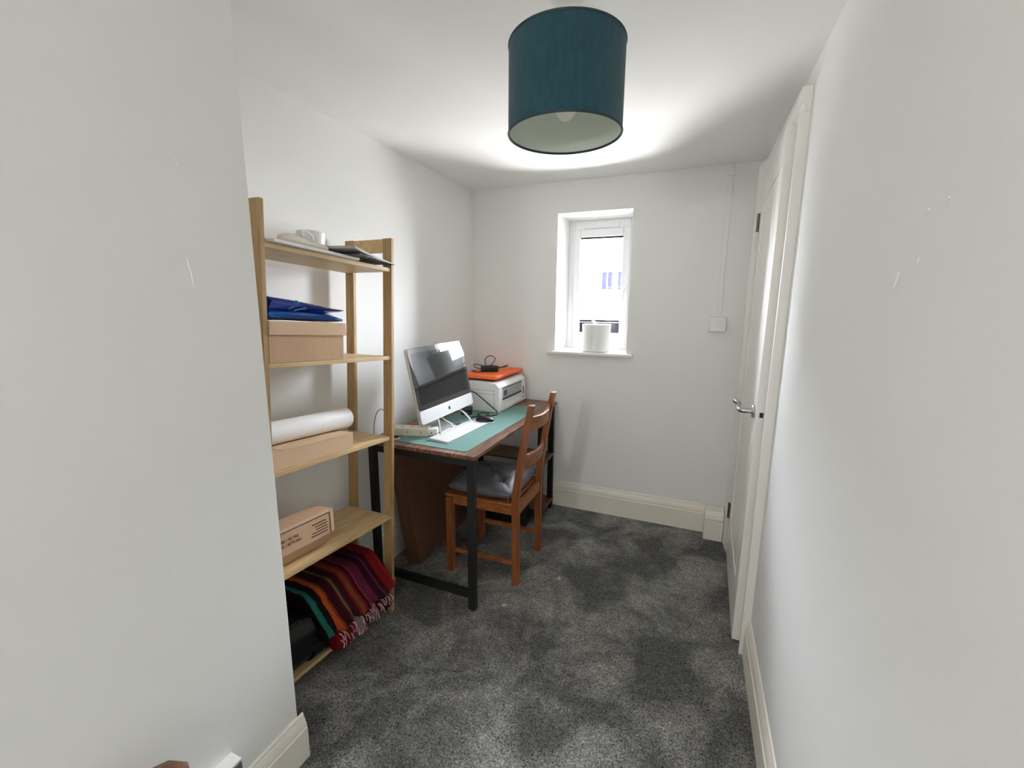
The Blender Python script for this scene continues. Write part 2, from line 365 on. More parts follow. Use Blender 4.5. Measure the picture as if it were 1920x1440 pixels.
m = MB(); m.box(WX0+.08, WX1-.096, FY+.018, FY+.022, WZ0+.108, WZ1-.11); m.build('pane', M_glass, sash, smooth=False)
m = MB(); m.box(-.775, -.525, FY-.014, FY+.001, WZ1-.055, WZ1-.022)
for k in range(2): m.box(-.77, -.53, FY-.016, FY-.013, WZ1-.050+k*.014, WZ1-.042+k*.014)
m.build('trickle_vent', M_upvc, w1, bevel=.002)
m = MB(); m.box(-.478, -.458, FY-.028, FY-.012, 1.50, 1.56).tube([(-.468, FY-.03, 1.53), (-.468, FY-.05, 1.53), (-.472, FY-.052, 1.50), (-.474, FY-.05, 1.44)], .007, 10)
m.build('window_handle', M_upvc, sash, bevel=.003)
m = MB(); m.prism([(FY,1.093),(2.840,1.093),(2.833,1.097),(2.831,1.104),(2.833,1.112),(2.840,1.116),(FY,1.116)], 'x', WX0-.048, WX1+.048)
# keep the board out of the side walls: only the nose is wider than the opening
m.bm.clear() if hasattr(m.bm, 'clear') else None
m = MB(); nose = [(2.8775,1.093),(2.840,1.093),(2.833,1.097),(2.831,1.104),(2.833,1.112),(2.840,1.116),(2.8775,1.116)]
m.prism(nose, 'x', WX0-.048, WX1+.048).box(WX0+.0005, WX1-.0005, 2.8775, FY, 1.1151, 1.116)
m.build('window_sill', M_gloss, w1, ang=25)
# ------------------------------------------------------------------ switch, trunking, socket
t = thing('light_switch', 'white square light switch on back wall beside the door', 'light switch', (.122, YB, 1.318))
m = MB(); m.box(-.044, .044, -.030, 0, -.044, .044); m.build('back_box', M_white, t, bevel=.004)
m = MB(); m.box(-.043, .043, -.038, -.030, -.043, .043); m.build('plate', M_white, t, bevel=.003)
m = MB(); m.prism([(-.036,-.012),(-.043,-.011),(-.039,.012),(-.036,.012)], 'x', -.006, .006); m.build('rocker', M_white, t, bevel=.001)
t = thing('cable_trunking', 'narrow white cable trunking from ceiling to light switch', 'cable trunking', (.124, YB, 1.362))
m = MB(); m.box(-.012, .012, -.010, 0, 0, .838); m.build('channel', M_wall, t, bevel=.002)
m = MB(); m.box(-.017, .017, -.016, 0, .775, .838); m.build('top_cover', M_white, t, bevel=.002)
t = thing('wall_socket', 'white surface socket box with grey front low on left near wall', 'socket', (XN, .545, .2))
m = MB(); m.box(0, .042, -.074, .068, -.040, .050); m.build('back_box', M_white, t, bevel=.003)
m = MB(); m.box(.042, .047, -.070, .064, -.036, .046); m.build('face_plate', M_greyplate, t, bevel=.002)

# worn brown wooden post just inside the bottom edge of the photo
t = thing('wooden_stool', 'worn brown wooden stool top by left near wall, cut by bottom edge', 'stool', (-.925, .395, 0), .15)
m = MB(); m.lathe([(.001,.426),(.046,.426),(.053,.434),(.057,.450),(.055,.464),(.046,.474),(.020,.478),(.001,.477)], 9)
m.build('seat', M_brownwood, t)
for k in range(3):
    a = k*2*PI/3+.5; m = MB(); m.tube([(.036*math.cos(a),.036*math.sin(a),.430),(.085*math.cos(a),.085*math.sin(a),.002)], .013, 10, 0); m.build('leg', M_brownwood, t)

# ------------------------------------------------------------------ pendant lamp
LX, LY, LZ0, LZ1, LR = -.359, 1.222, 1.868, 2.077, .150
t = thing('pendant_lamp', 'teal linen drum pendant lamp hanging from the ceiling', 'ceiling lamp', (LX, LY, ZC))
a, b = LZ0-ZC, LZ1-ZC
m = MB(); m.lathe([(LR,a),(LR,b),(LR-.0015,b),(LR-.0015,a)], 96, closed=True); sh = m.build('lamp_shade', M_teal, t, ang=60)
m = MB(); m.lathe([(LR-.0018,a+.001),(LR-.0018,b-.001),(LR-.0026,b-.001),(LR-.0026,a+.001)], 96, closed=True); m.build('shade_lining', M_lining, sh, ang=60)
for zz in (a, b):
    m = MB(); pr = [(LR-.001+.0030*math.cos(q*PI/4), zz+.0036*math.sin(q*PI/4)) for q in range(8)]; m.lathe(pr, 96, closed=True); m.build('rim', mat('dark_teal_rim', (24,48,56), .6), sh)
m = MB(); zz = b-.012
for k in range(3):
    an = k*2*PI/3+.3; m.tube([(.021*math.cos(an),.021*math.sin(an),zz),((LR-.003)*math.cos(an),(LR-.003)*math.sin(an),zz)], .0016, 8, 0)
m.lathe([(.019,zz-.002),(.024,zz-.002),(.024,zz+.002),(.019,zz+.002)], 32, closed=True); m.build('shade_carrier', M_white, t)
m = MB(); m.lathe([(.001,0),(.046,0),(.048,-.006),(.043,-.020),(.028,-.030),(.010,-.034),(.001,-.034)], 40); m.build('ceiling_rose', M_white, t)
m = MB(); m.tube([(0,0,-.03),(0,0,b-.005)], .0035, 10, 0); m.build('cord', M_white, t)
m = MB(); m.lathe([(.001,b+.01),(.014,b+.01),(.018,b-.01),(.018,b-.070),(.015,b-.078),(.001,b-.078)], 28); m.build('lamp_holder', M_white, t)
m = MB(); zb = b-.078; m.lathe([(.001,zb),(.013,zb),(.014,zb-.015),(.022,zb-.035),(.029,zb-.055),(.030,zb-.068),(.026,zb-.082),(.016,zb-.093),(.001,zb-.097)], 32); m.build('bulb', M_bulb, t)
m = MB(); m.box(-LR-.004, -LR+.001, -.010, .002, .5*(a+b)+.00, .5*(a+b)+.014); m.build('clip', M_black, sh, bevel=.001)

# ------------------------------------------------------------------ bookshelf (leans: its own frame of axes)
SM = tr(-1.2094, 1.4942, 0) @ rot('Z', -.0233) @ rot('X', -.0598)
SH = [1.572, 1.1987, .8413, .4722, .0684]
SD, SLen, ST, SP, STH = .2561, .6186, 1.696, .0609, .016
t = thing('bookshelf', 'tall open birch bookshelf with five shelves leaning beside the desk', 'bookshelf', M=SM)
PWx = .046
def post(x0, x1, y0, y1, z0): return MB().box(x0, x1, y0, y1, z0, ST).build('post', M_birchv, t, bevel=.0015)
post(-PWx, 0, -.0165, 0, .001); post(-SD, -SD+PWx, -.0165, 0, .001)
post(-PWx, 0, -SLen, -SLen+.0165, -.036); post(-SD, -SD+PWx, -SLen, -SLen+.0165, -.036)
for (ya, yb_) in ((-.0165, 0), (-SLen, -SLen+.0165)):
    MB().box(-SD+PWx, -PWx, ya+.0015, yb_-.0015, ST-.058, ST-.002).build('top_rail', M_birch, t, bevel=.0015)
    MB().box(-SD+PWx, -PWx, ya+.0015, yb_-.0015, .012, .052).build('bottom_rail', M_birch, t, bevel=.0015)
for h in SH:
    MB().box(-SD+.004, -.005, -SLen+.017, -.017, h-STH, h).build('shelf', M_birch, t, bevel=.0015)
def onshelf(x, y, z, rz=0, rx_=0, ry_=0): return SM @ tr(x, y, z) @ rot('Z', rz) @ rot('Y', ry_) @ rot('X', rx_)

# top shelf
h = SH[0]
o = MB().box(-.17, .014, -.275, .10, 0, .010).build('paper_pad', M_paper, None, bevel=.0015, M=onshelf(-.004, -.31, h+.0015, .03)); tag(o, 'thin white paper pad lying along front of top shelf', 'paper')
t2 = thing('document_folder', 'black folder with a grey sheet on far end of top shelf', 'folder', M=onshelf(-.0306, -.161, h+.0125, .2))
def sheet(mb, x0, x1, y0, y1, z, th, curl):
    def f(u, v, dz): 
        return (x0+(x1-x0)*u, y0+(y1-y0)*v, z+dz+curl*(1-v)**2)
    n_, k_ = 6, 16
    mb.grid(lambda u, v: f(u, v, 0), n_, k_); mb.grid(lambda u, v: f(u, v, th), n_, k_)
    return mb
m = MB(); m.box(-.075, .075, -.135, .135, 0, .003); m.build('cover', M_dark, t2, bevel=.001)
m = MB(); m.sweep(None, [[(-.075,y,zl),(.073,y,zl),(.073,y,zh),(-.075,y,zh)] for y, zl, zh in ((-.16,.016,.025),(-.12,.011,.020),(-.06,.0062,.0145),(0,.0036,.0105),(.06,.0034,.0075),(.125,.0033,.0045))]); m.build('sheet', M_paperg, t2)
t2 = thing('cord_winder', 'white plastic gadget with looped end on top shelf paper pad', 'gadget', M=onshelf(-.012, -.45, h+.0125, .06))
m = MB(); m.sweep(None, [[(w*math.cos(q*PI/6), yy, max(0, hh*(.5+.5*math.sin(q*PI/6)))) for q in range(12)] for yy, w, hh in ((-.10,.004,.004),(-.095,.014,.020),(-.06,.019,.030),(-.02,.018,.026),(.03,.016,.019),(.08,.018,.022),(.098,.014,.018),(.105,.004,.006))])
m.build('body', M_ivory, t2, ang=60)
m = MB(); m.tube([(.018,-.018,.028),(.022,-.03,.040),(.022,-.012,.046),(.022,.012,.036),(.02,.02,.022)], .004, 8); m.build('hook', M_white, t2)
t2 = thing('mug', 'plain off-white mug standing at back of top shelf', 'mug', M=onshelf(-.085, -.355, h+.0130))
m = MB(); m.lathe([(.001,0),(.043,0),(.046,.004),(.048,.066),(.0475,.068),(.045,.066),(.042,.008),(.001,.006)], 40); m.build('cup', M_white, t2, ang=50)
m = MB(); m.tube([(-.030,-.026,.055),(-.048,-.040,.054),(-.054,-.046,.036),(-.046,-.040,.018),(-.030,-.025,.014)], .0045, 10); m.build('handle', M_white, t2)
o = MB().box(-.06, .05, -.06, .06, 0, .008).build('notebook', M_dark, None, bevel=.001, M=onshelf(-.115, -.52, h+.0125, .2)); tag(o, 'small dark notebook at back of top shelf behind paper pad', 'notebook')

# second shelf: lidded box and folded blue bag
h = SH[1]
t2 = thing('cardboard_box', 'brown cardboard box with overhanging lid on second shelf', 'box', M=onshelf(0, 0, h+.0005))
m = MB(); m.box(-.225, -.004, -.598, -.288, 0, .092); m.build('body', M_card, t2, bevel=.0015)
m = MB(); m.prism([(-.600,.134),(-.602,.0905),(-.281,.0885),(-.286,.134)], 'x', -.231, .005); m.build('lid', M_card2, t2, bevel=.0015)
t2 = thing('folded_bag', 'folded royal blue plastic carrier bag on lid of cardboard box', 'bag', M=onshelf(0, 0, h+.136))
def pillow(mb, y0, y1, x0, x1, top, bot, seed):
    # soft folded slab: top(v), bot(v) along y; rounded front edge, wrinkles along y
    nu, nv = 24, 26; rr = random.Random(seed); ph = [rr.uniform(0, 6) for _ in range(4)]
    def ring(v):
        y = y0+(y1-y0)*v; zt, zb = top(v), bot(v); c = (zt+zb)/2; hh = (zt-zb)/2
        pts = []
        for k in range(nu):
            a = 2*PI*k/nu; ca, sa = math.cos(a), math.sin(a)
            sx = abs(ca)**.45*(1 if ca > 0 else -1); sz = abs(sa)**.8*(1 if sa > 0 else -1)
            wr = .0035*math.sin(9*a+ph[0]+2.2*v)*min(1, hh/.012) + .002*math.sin(17*a+ph[1]+5*v)
            pts.append(((x0+x1)/2+(x1-x0)/2*sx+wr, y+.006*math.sin(5*a+ph[2]), c+hh*sz+wr*.5))
        return pts
    mb.sweep(None, [ring(v/nv) for v in range(nv+1)])
m = MB()
pillow(m, -.592, -.290, -.20, -.003, lambda v: .034-.003*v-.018*max(0, v-.8)/.2, lambda v: .003, 1)
m.build('lower_fold', mat('mid_blue_woven_plastic', (10,66,140), .28, noise=3, rgb2=(16,84,160), bump=.25, bump_scale=260), t2, ang=70)
m = MB()
pillow(m, -.592, -.292, -.205, .0, lambda v: .080-.032*v, lambda v: .022+.018*v, 2)
pillow(m, -.592, -.36, -.19, -.012, lambda v: .074-.036*v, lambda v: .028, 3)
m.build('bag_body', M_tarp, t2, ang=70)
m = MB(); m.box(-.022, -.004, -.025, .025, .0, .0035, tr(.003,-.50,.045) @ rot('X', .5) @ rot('Y', .6)); m.box(-.02, 0, -.02, .03, 0, .004, tr(.006,-.49,.037) @ rot('X', .25)); m.build('handle_strap', M_tarp2, t2, bevel=.001)

# third shelf: flat box and white roll
h = SH[2]
t2 = thing('flat_box', 'long flat cardboard box under white roll on third shelf', 'box', M=onshelf(0, 0, h+.0005))
m = MB(); m.box(-.215, -.012, -.600, -.237, 0, .062); m.build('body', M_card2, t2, bevel=.0015)
m = MB(); m.box(-.2155, -.0115, -.55, -.29, .0622, .0634); m.build('lid_flap', M_card2, t2, bevel=.0004)
t2 = thing('paper_roll', 'thick white roll lying on flat cardboard box on third shelf', 'roll', M=onshelf(-.103, -.39, h+.0645+.0405, -.04))
m = MB(); m.lathe([(.024,-.205),(.0385,-.205),(.0402,-.203),(.0402,.203),(.0385,.205),(.024,.205)], 40, rot('X', PI/2), closed=True); m.build('film', M_roll, t2)
m = MB(); m.lathe([(.021,-.203),(.0238,-.203),(.0238,.203),(.021,.203)], 32, rot('X', PI/2), closed=True); m.build('core', M_card, t2)

# fourth shelf: printed carton
h = SH[3]
t2 = thing('printed_carton', 'brown six-sided carton with printed text on fourth shelf', 'carton', M=onshelf(0, 0, h+.0005))
prof = [(-.062,0),(-.026,.056),(-.034,.150),(-.120,.146),(-.178,.095),(-.160,0)]
m = MB(); m.prism(prof, 'y', -.600, -.337); m.build('body', M_card, t2, bevel=.0015)
fa, fb = Vector((-.026,0,.056)), Vector((-.034,0,.150)); fz = (fb-fa).normalized(); fn = Vector((fz.z, 0, -fz.x))
# frame on the printed face: local X -> +Y, local Y -> fz, local Z -> outwards
FM = Matrix(((0, fz.x, fn.x, fa.x+fn.x*.0006), (1, 0, 0, -.600), (0, fz.z, fn.z, fa.z+fn.z*.0006), (0,0,0,1)))
m = MB(); m.box(.0, .263, .084, .0945, -.0002, .0008, FM).box(.256, .270, .004, .0945, -.0002, .0008, FM); m.build('edge_flap', M_card2, t2)
m = MB(); m.box(.0, .2545, .080, .0825, -.0002, .0006, FM).box(.252, .2545, .002, .080, -.0002, .0006, FM)
text_bm(m, 'OMBRE / FILTRE', .0150, FM @ tr(.006, .046, .0003)); text_bm(m, 'STORE / RETURN', .0150, FM @ tr(.006, .029, .0003))
for k, (a_, b__) in enumerate(((.172,.236),(.184,.239),(.187,.239),(.168,.241),(.164,.242))):
    x = a_
    while x < b__-.003:
        wd = R.uniform(.004, .009); m.box(x, min(x+wd, b__), .0575-k*.0105, .0615-k*.0105, -.0002, .0005, FM); x += wd+.0016
m.build('printing', M_ink, t2, smooth=False)

# bottom shelf: striped blankets and a black bag
h = SH[4]
RED, MAR, PUR, ORA, GRN, TEA, PNK, BEI = (104,10,18), (48,6,14), (82,24,52), (150,66,20), (62,66,42), (24,92,80), (128,44,66), (120,84,64)
cols = [(0,(22,14,18)),(.03,TEA),(.09,(20,10,14)),(.15,ORA),(.20,(112,40,34)),(.225,MAR),(.30,(66,8,14)),(.33,BEI),(.35,GRN),(.37,MAR),(.43,RED),(.455,(100,56,34)),(.51,RED),(.535,MAR),(.56,PNK),(.575,(92,28,48)),(.63,PUR),(.69,MAR),(.74,(36,8,24)),(.77,PUR),(.80,MAR),(.84,RED),(.95,(120,22,22))]
M_str = stripe_mat('striped_woven_cloth', -.44, -.05, cols)
M_str2 = stripe_mat('pink_striped_cloth', -.38, -.06, [(0,RED),(.12,(110,24,18)),(.22,PNK),(.30,(132,116,126)),(.38,PUR),(.48,MAR),(.58,(128,112,120)),(.66,(104,16,36)),(.80,MAR),(.9,(96,20,36))])
def fold(mb, y0, y1, xb, xf, ztop, zbot, amp, seed, nu=60):
    # one folded thickness: closed loop section in x-z, extruded along y with ribs
    rr = random.Random(seed); ph = [rr.uniform(0, 6.28) for _ in range(6)]
    rings = []
    for i in range(nu+1):
        u = i/nu; y = y0+(y1-y0)*u
        rib = amp*(math.sin(u*44+ph[0])*.55+math.sin(u*19+ph[1])*.8)
        xff = xf(u)+.010*math.sin(u*23+ph[2])+.006*math.sin(u*51+ph[3])
        n_ = 16; top = []; bot = []
        for j in range(n_+1):
            q = j/n_; x = xb+(xff-xb)*q
            skew = .045*(q-.5)                                # stripes run slightly askew
            e = max(0, 1-((1-q)/.10)) if q > .9 else 0        # rounded nose
            zt, zb_ = ztop(u, x), zbot(u, x); mid = (zt+zb_)/2
            top.append((x, y+skew*0, mid+(zt-mid)*math.sqrt(max(0, 1-e*e))+rib*(1-e)))
            bot.append((x, y, mid-(mid-zb_)*math.sqrt(max(0, 1-e*e))+rib*.4*(1-e)))
        rings.append(top+bot[::-1][1:-1] if False else top+bot[::-1][1:])
    mb.sweep(None, rings)
def sst(a, b, x): 
    q = min(1, max(0, (x-a)/(b-a))); return q*q*(3-2*q)
t2 = thing('striped_blanket', 'folded red and purple striped woven blanket on bottom shelf', 'blanket', M=onshelf(0, 0, h))
topz = lambda u, x: (.245-.115*sst(-.10, .06, x)) - .015*(1-u)
m = MB(); fold(m, -.44, -.062, -.245, lambda u: .050+.012*u, topz, lambda u, x: topz(u, x)-.045, .0045, 3)
m.build('top_fold', M_str, t2, ang=60)
z2 = lambda u, x: topz(u, x)-.047
m = MB(); fold(m, -.388, -.080, -.245, lambda u: .052+.006*math.sin(6*u), z2, lambda u, x: max(.002, z2(u, x)-.09), .004, 5)
m.build('lower_fold', M_str2, t2, ang=60)
m = MB(); rr = random.Random(11)
for k in range(46):
    y = -.385+.30*k/46+rr.uniform(-.003,.003); z0 = rr.choice((.075,.05,.085)); x0 = .052+rr.uniform(-.003,.006)
    m.tube([(x0-.01,y,z0),(x0+.006,y+rr.uniform(-.003,.003),z0-.006),(x0+.010+rr.uniform(-.002,.004),y+rr.uniform(-.006,.006),z0-.022-rr.uniform(0,.012))], .0022, 6, 3)
m.build('fringe', M_fringe, t2)
t2 = thing('black_bag', 'black shiny plastic bag tucked under blanket on bottom shelf', 'bag', M=onshelf(0, 0, h))
m = MB(); pillow(m, -.588, -.452, -.235, .008, lambda v: .21-.03*v, lambda v: .004, 9)
pillow(m, -.47, -.402, -.22, .010, lambda v: .125-.05*v, lambda v: .004, 10); m.build('bag_body', M_bin, t2, ang=70)
m = MB(); m.tube([(-.01,-.56,.195),(.004,-.55,.215),(.004,-.53,.213),(-.01,-.52,.192)], .004, 8); m.build('tie_handle', M_bin, t2)

# ------------------------------------------------------------------ desk
DX, DYn, DL, DW, DH, DT = -.8443, 1.6189, 1.2158, .60, .7662, .018
DM = tr(DX, DYn, 0) @ rot('Z', -.00585)
t = thing('desk', 'dark brown wood effect desk with black metal legs', 'desk', M=DM)
MB().box(-DW, 0, 0, DL, DH-DT, DH).build('tabletop', M_rustic, t, bevel=.0015)
LGW = .036
for (x, y) in ((-LGW-.008, .008), (-DW+.008, .008), (-LGW-.008, DL-LGW-.008), (-DW+.008, DL-LGW-.008), (-LGW-.008, DL-LGW-.225), (-DW+.008, DL-LGW-.225)):
    lg = MB().box(x, x+LGW, y, y+LGW*.8, .006, DH-DT).build('leg', M_blackm, t, bevel=.002)
    MB().lathe([(.001,0),(.013,0),(.014,.004),(.010,.007),(.001,.007)], 16, tr(x+LGW/2, y+LGW*.4, 0)).build('foot', M_black, lg)
def bar(x0, x1, y0, y1, z0, z1): return MB().box(x0, x1, y0, y1, z0, z1).build('crossbar', M_blackm, t, bevel=.002)
bar(-DW+.044, -.044, .010, .035, DH-DT-.036, DH-DT); bar(-DW+.044, -.044, .010, .035, .062, .098)
bar(-DW+.044, -.044, DL-.04, DL-.012, DH-DT-.036, DH-DT); bar(-DW+.012, -DW+.036, .044, DL-.044, DH-DT-.036, DH-DT)
for z in (.062, .395):
    bar(-DW+.044, -.044, DL-.04, DL-.012, z-.02, z+.0); 
    bar(-.040, -.014, DL-.225, DL-.046, z-.02, z+.0)
    MB().box(-DW+.05, -.006, DL-.232, DL-.012, z+.001, z+.016).build('storage_shelf', M_rustic, t, bevel=.001)
def ondesk(x, y, z=0, rz=0): return DM @ tr(x, y, DH+z) @ rot('Z', rz)     # x<0 towards the wall

# mat
m = MB(); 
def rrect(x0, x1, y0, y1, r, n=6):
    P = []
    for cx, cy, a0 in ((x1-r, y0+r, -90), (x1-r, y1-r, 0), (x0+r, y1-r, 90), (x0+r, y0+r, 180)):
        for k in range(n+1):
            a = math.radians(a0+90*k/n); P.append((cx+r*math.cos(a), cy+r*math.sin(a)))
    return P
m.prism(rrect(-.205, .205, -.475, .475, .02), 'z', 0, .002)
o = m.build('desk_mat', M_mat, None, bevel=.0006, M=ondesk(-.258, .520, .0004, -.02)); tag(o, 'sage green desk mat under the computer and keyboard', 'desk mat')

# computer
t = thing('desktop_computer', 'silver all-in-one desktop computer with black glass screen', 'computer', M=tr(-1.163, 1.961, DH+.0026) @ rot('Z', .007))
bz = .852-DH-.0026; tilt = rot('Y', -.208)
W2, HH, CH = .264, .371, .066
SCR = tr(0, 0, bz) @ tilt
def local(o, M): o.matrix_parent_inverse = Matrix.Identity(4); o.matrix_local = M; return o
def plate(x0, x1, r, y0=-W2, y1=W2, z0=0, z1=HH): return MB().prism(rrect(y0, y1, z0, z1, r), 'x', x0, x1)
# housing (rounded slab, deeper in the middle of the back)
m = MB(); m.prism(rrect(-W2, W2, 0, HH, .016), 'x', -.020, -.002); m.prism(rrect(-W2+.05, W2-.05, .05, HH-.04, .05), 'x', -.036, -.019)
local(m.build('housing', M_alu, t, bevel=.0025, seg=3), SCR)
m = MB(); P = [p for p in rrect(-W2, W2, 0, HH, .016)]
m.prism([(y, z) for y, z in rrect(-W2, W2, CH, HH, .016)] , 'x', -.002, .0008)
gl = local(m.build('glass_front', M_glassk, t, smooth=False), SCR)
m = MB(); m.box(.0006, .0012, -.2385, .2385, CH+.026, HH-.026); local(m.build('display', mat('display_off', (16,18,24), .03, spec=.75), gl, smooth=False), Matrix.Identity(4))
m = MB(); m.prism([(y, z) for y, z in rrect(-W2, W2, 0, CH-.0005, .014)], 'x', -.002, .0012)
ch = local(m.build('chin', mat('silver_chin', (226,228,230), .32, metal=.25), t, bevel=.0006), SCR)
# fruit emblem: rounded body with a bite and a leaf
m = MB(); pts = []
def inbite(y, z): return (y-.0118)**2+(z-.001)**2 < .0046**2
body = []
for k in range(48):
    a = 2*PI*k/48; r0 = .0098*(1+.06*math.cos(2*a))*(1-.10*max(0, math.sin(a))**8)*(1-.08*max(0, -math.sin(a))**10)
    y, z = r0*math.cos(a), r0*math.sin(a)
    if inbite(y, z):
        dy, dz = y-.0118, z-.001; d = math.hypot(dy, dz) or 1e-6
        y, z = .0118-.0046*abs(dy)/d, .001+.0046*dz/d
    body.append((y, CH/2-.002+z))
m.prism(body, 'x', .0012, .0016)
m.prism([(.0002, CH/2+.0085), (.0016, CH/2+.0125), (.0046, CH/2+.0145), (.0042, CH/2+.0115), (.0022, CH/2+.0090)], 'x', .0012, .0016)
local(m.build('emblem', M_black, ch, smooth=False), Matrix.Identity(4))
m = MB(); m.prism([(-.155,0),(.000,0),(.002,.002),(.000,.006),(-.115,.008),(-.130,.03),(-.105,.20),(-.085,.24),(-.078,.24),(-.098,.195),(-.140,.03),(-.155,.012)], 'y', -.085, .085)
m.build('stand', M_alu, t, bevel=.001)

# keyboard
t = thing('keyboard', 'slim white keyboard lying on the green desk mat', 'keyboard', M=ondesk(-.2475, .318, .0026, -.055))
m = MB(); m.prism([(-.057,0),(.057,0),(.057,.004),(-.057,.011)], 'y', -.205, .205); m.build('base', M_alu, t, bevel=.0012)
m = MB(); sl = -.007/.114
for r0 in range(6):
    x = -.050+r0*.0182; xs = .0160 if r0 else .009
    for c0 in range(21):
        if c0 in (15,) and r0 > 2: pass
        y = -.200+c0*.0191
        w_ = .0165
        if r0 == 5 and c0 in range(4, 9):
            if c0 != 4: continue
            w_ = .0165+4*.0191
        z = .0075+sl*(x+xs/2)+.0002
        m.box(x, x+xs, y, y+w_, z, z+.0022)
m.build('keys', M_white, t, bevel=.0005, seg=1)

# mouse
t = thing('mouse', 'black computer mouse on green mat beside white keyboard', 'mouse', M=ondesk(-.213, .532, .0026, -1.15))
def ell(mb, a, b_, c_, z0, cut=.15, y0=0):
    nu, nv = 24, 10; rings = []
    for i in range(nv+1):
        ph = -math.asin(cut)+(PI/2+math.asin(cut))*i/nv
        rings.append([(a*math.cos(ph)*math.cos(q*2*PI/nu), b_*math.cos(ph)*math.sin(q*2*PI/nu)*(1+.0), z0+c_*math.sin(ph)*(1-.18*math.sin(q*2*PI/nu)*math.cos(ph))) for q in range(nu)])
    rings[-1] = [(p[0]*.02+1e-4*q, p[1], p[2]) for q, p in enumerate(rings[-1])]
    mb.sweep(None, rings)
m = MB(); ell(m, .0335, .056, .012, .003, .25); m.build('base', M_white, t, ang=70)
m = MB(); ell(m, .0315, .0535, .029, .008, .1); m.build('shell', M_black, t, ang=70)
m = MB(); m.lathe([(.001,-.003),(.009,-.003),(.0095,0),(.009,.003),(.001,.003)], 20, tr(0,-.025,.029) @ rot('Y', PI/2)); m.build('scroll_wheel', M_dark, t)

# power block and cable things left of the computer
t = thing('extension_lead', 'long white extension lead block on desk behind the bookshelf', 'extension lead', M=ondesk(-.456, .160, .0028, -1.25))
m = MB(); m.prism([(-.028,0),(.028,0),(.028,.036),(.022,.043),(-.022,.043),(-.028,.036)], 'y', -.105, .105); m.build('body', M_ivory, t, bevel=.002)
for k in range(4):
    y = -.075+k*.045; m = MB(); m.box(-.004, -.001, y-.004, y+.004, .0425, .0435).box(.008, .012, y-.009, y-.003, .0425, .0435).box(.008, .012, y+.003, y+.009, .0425, .0435); m.build('outlet', M_dark, t, smooth=False)
for k in range(3): MB().lathe([(.0005,0),(.003,0),(.003,.0008),(.0005,.0008)], 10, tr(.028,-.07+.07*k,.02) @ rot('Y', PI/2)).build('screw', M_dark, t)
t = thing('power_adapter', 'white square plug adapter on mat below computer corner', 'plug adapter', M=ondesk(-.350, .206, .0028, -1.1))
m = MB(); m.box(-.03, .03, -.03, .03, 0, .034); m.build('body', M_white, t, bevel=.006, seg=3)
m = MB(); m.lathe([(.0005,0),(.0035,0),(.0035,.001),(.0005,.001)], 12, tr(.03,0,.017) @ rot('Y', PI/2)); m.build('socket_hole', M_dark, t)
def cable(name, label, pts, r, mm, cat='cable', group=None):
    o = MB().tube([DM @ Vector((x, y, DH+z)) for x, y, z in pts], r, 10, 8).build(name, mm); tag(o, label, cat, group); return o
cable('computer_cable', 'white cable looping down in front of plug adapter under computer corner', [(-.39,.30,.13),(-.352,.262,.085),(-.318,.225,.062),(-.298,.205,.022),(-.294,.218,.0065),(-.312,.262,.006),(-.35,.275,.006)], .0032, M_white)
cable('charging_cable', 'white cable curving under middle of the computer to the mat', [(-.375,.32,.075),(-.33,.30,.058),(-.305,.315,.04),(-.312,.345,.014),(-.345,.355,.006),(-.40,.34,.006)], .003, M_white)
cable('wall_cable', 'thin grey cable looping up the wall behind the bookshelf', [(-.585,.05,.004),(-.592,.06,.06),(-.594,.085,.115),(-.592,.12,.13),(-.59,.15,.10),(-.58,.17,.04),(-.56,.18,.006)], .0026, mat('grey_flex', (150,146,142), .5))
cable('lead_cable', 'white cable lying flat in front of the extension lead', [(-.585,.03,.004),(-.55,.045,.004),(-.50,.055,.004),(-.46,.07,.004),(-.47,.10,.004)], .0032, M_ivory)
cable('stand_cable', 'pale cable hanging diagonally beside the computer stand', [(-.372,.47,.08),(-.33,.475,.07),(-.285,.48,.03),(-.265,.475,.008),(-.24,.455,.006)], .004, M_white)
cable('monitor_cable', 'dark cable hanging beside the computer stand', [(-.375,.50,.08),(-.33,.505,.06),(-.285,.51,.02),(-.255,.505,.0065),(-.22,.48,.006)], .0028, M_black)
cable('printer_cable', 'black cable arching over from printer down to the mat', [(-.47,.69,.10),(-.43,.725,.125),(-.39,.738,.122),(-.33,.738,.085),(-.27,.733,.045),(-.228,.725,.020),(-.215,.70,.007),(-.24,.66,.006),(-.28,.635,.006),(-.325,.66,.006),(-.315,.71,.006),(-.27,.70,.010),(-.25,.665,.011),(-.29,.61,.010),(-.35,.575,.006)], .0033, M_black)
t = thing('adapter_brick', 'black adapter brick on mat between computer and printer', 'adapter', M=ondesk(-.40, .668, .0028, .4))
m = MB(); m.box(-.03, .03, -.05, .05, 0, .034); m.build('body', M_black, t, bevel=.007, seg=3)
m = MB(); m.tube([(0,-.05,.016),(.0,-.075,.014),(.02,-.10,.006),(.05,-.10,-.003)], .003, 8); m.build('lead', M_black, t)
t = thing('cable_pile', 'loose grey connector on mat under the computer', 'connector', M=ondesk(-.325, .425, .0028, .3))
m = MB(); m.box(-.014, .014, -.02, .02, 0, .014); m.build('plug', M_greyplate, t, bevel=.004)
m = MB(); m.lathe([(.0005,0),(.007,0),(.007,.012),(.0005,.014)], 16, tr(.012,.006,.010) @ rot('Y', PI/2)); m.build('jack', M_chrome, t)

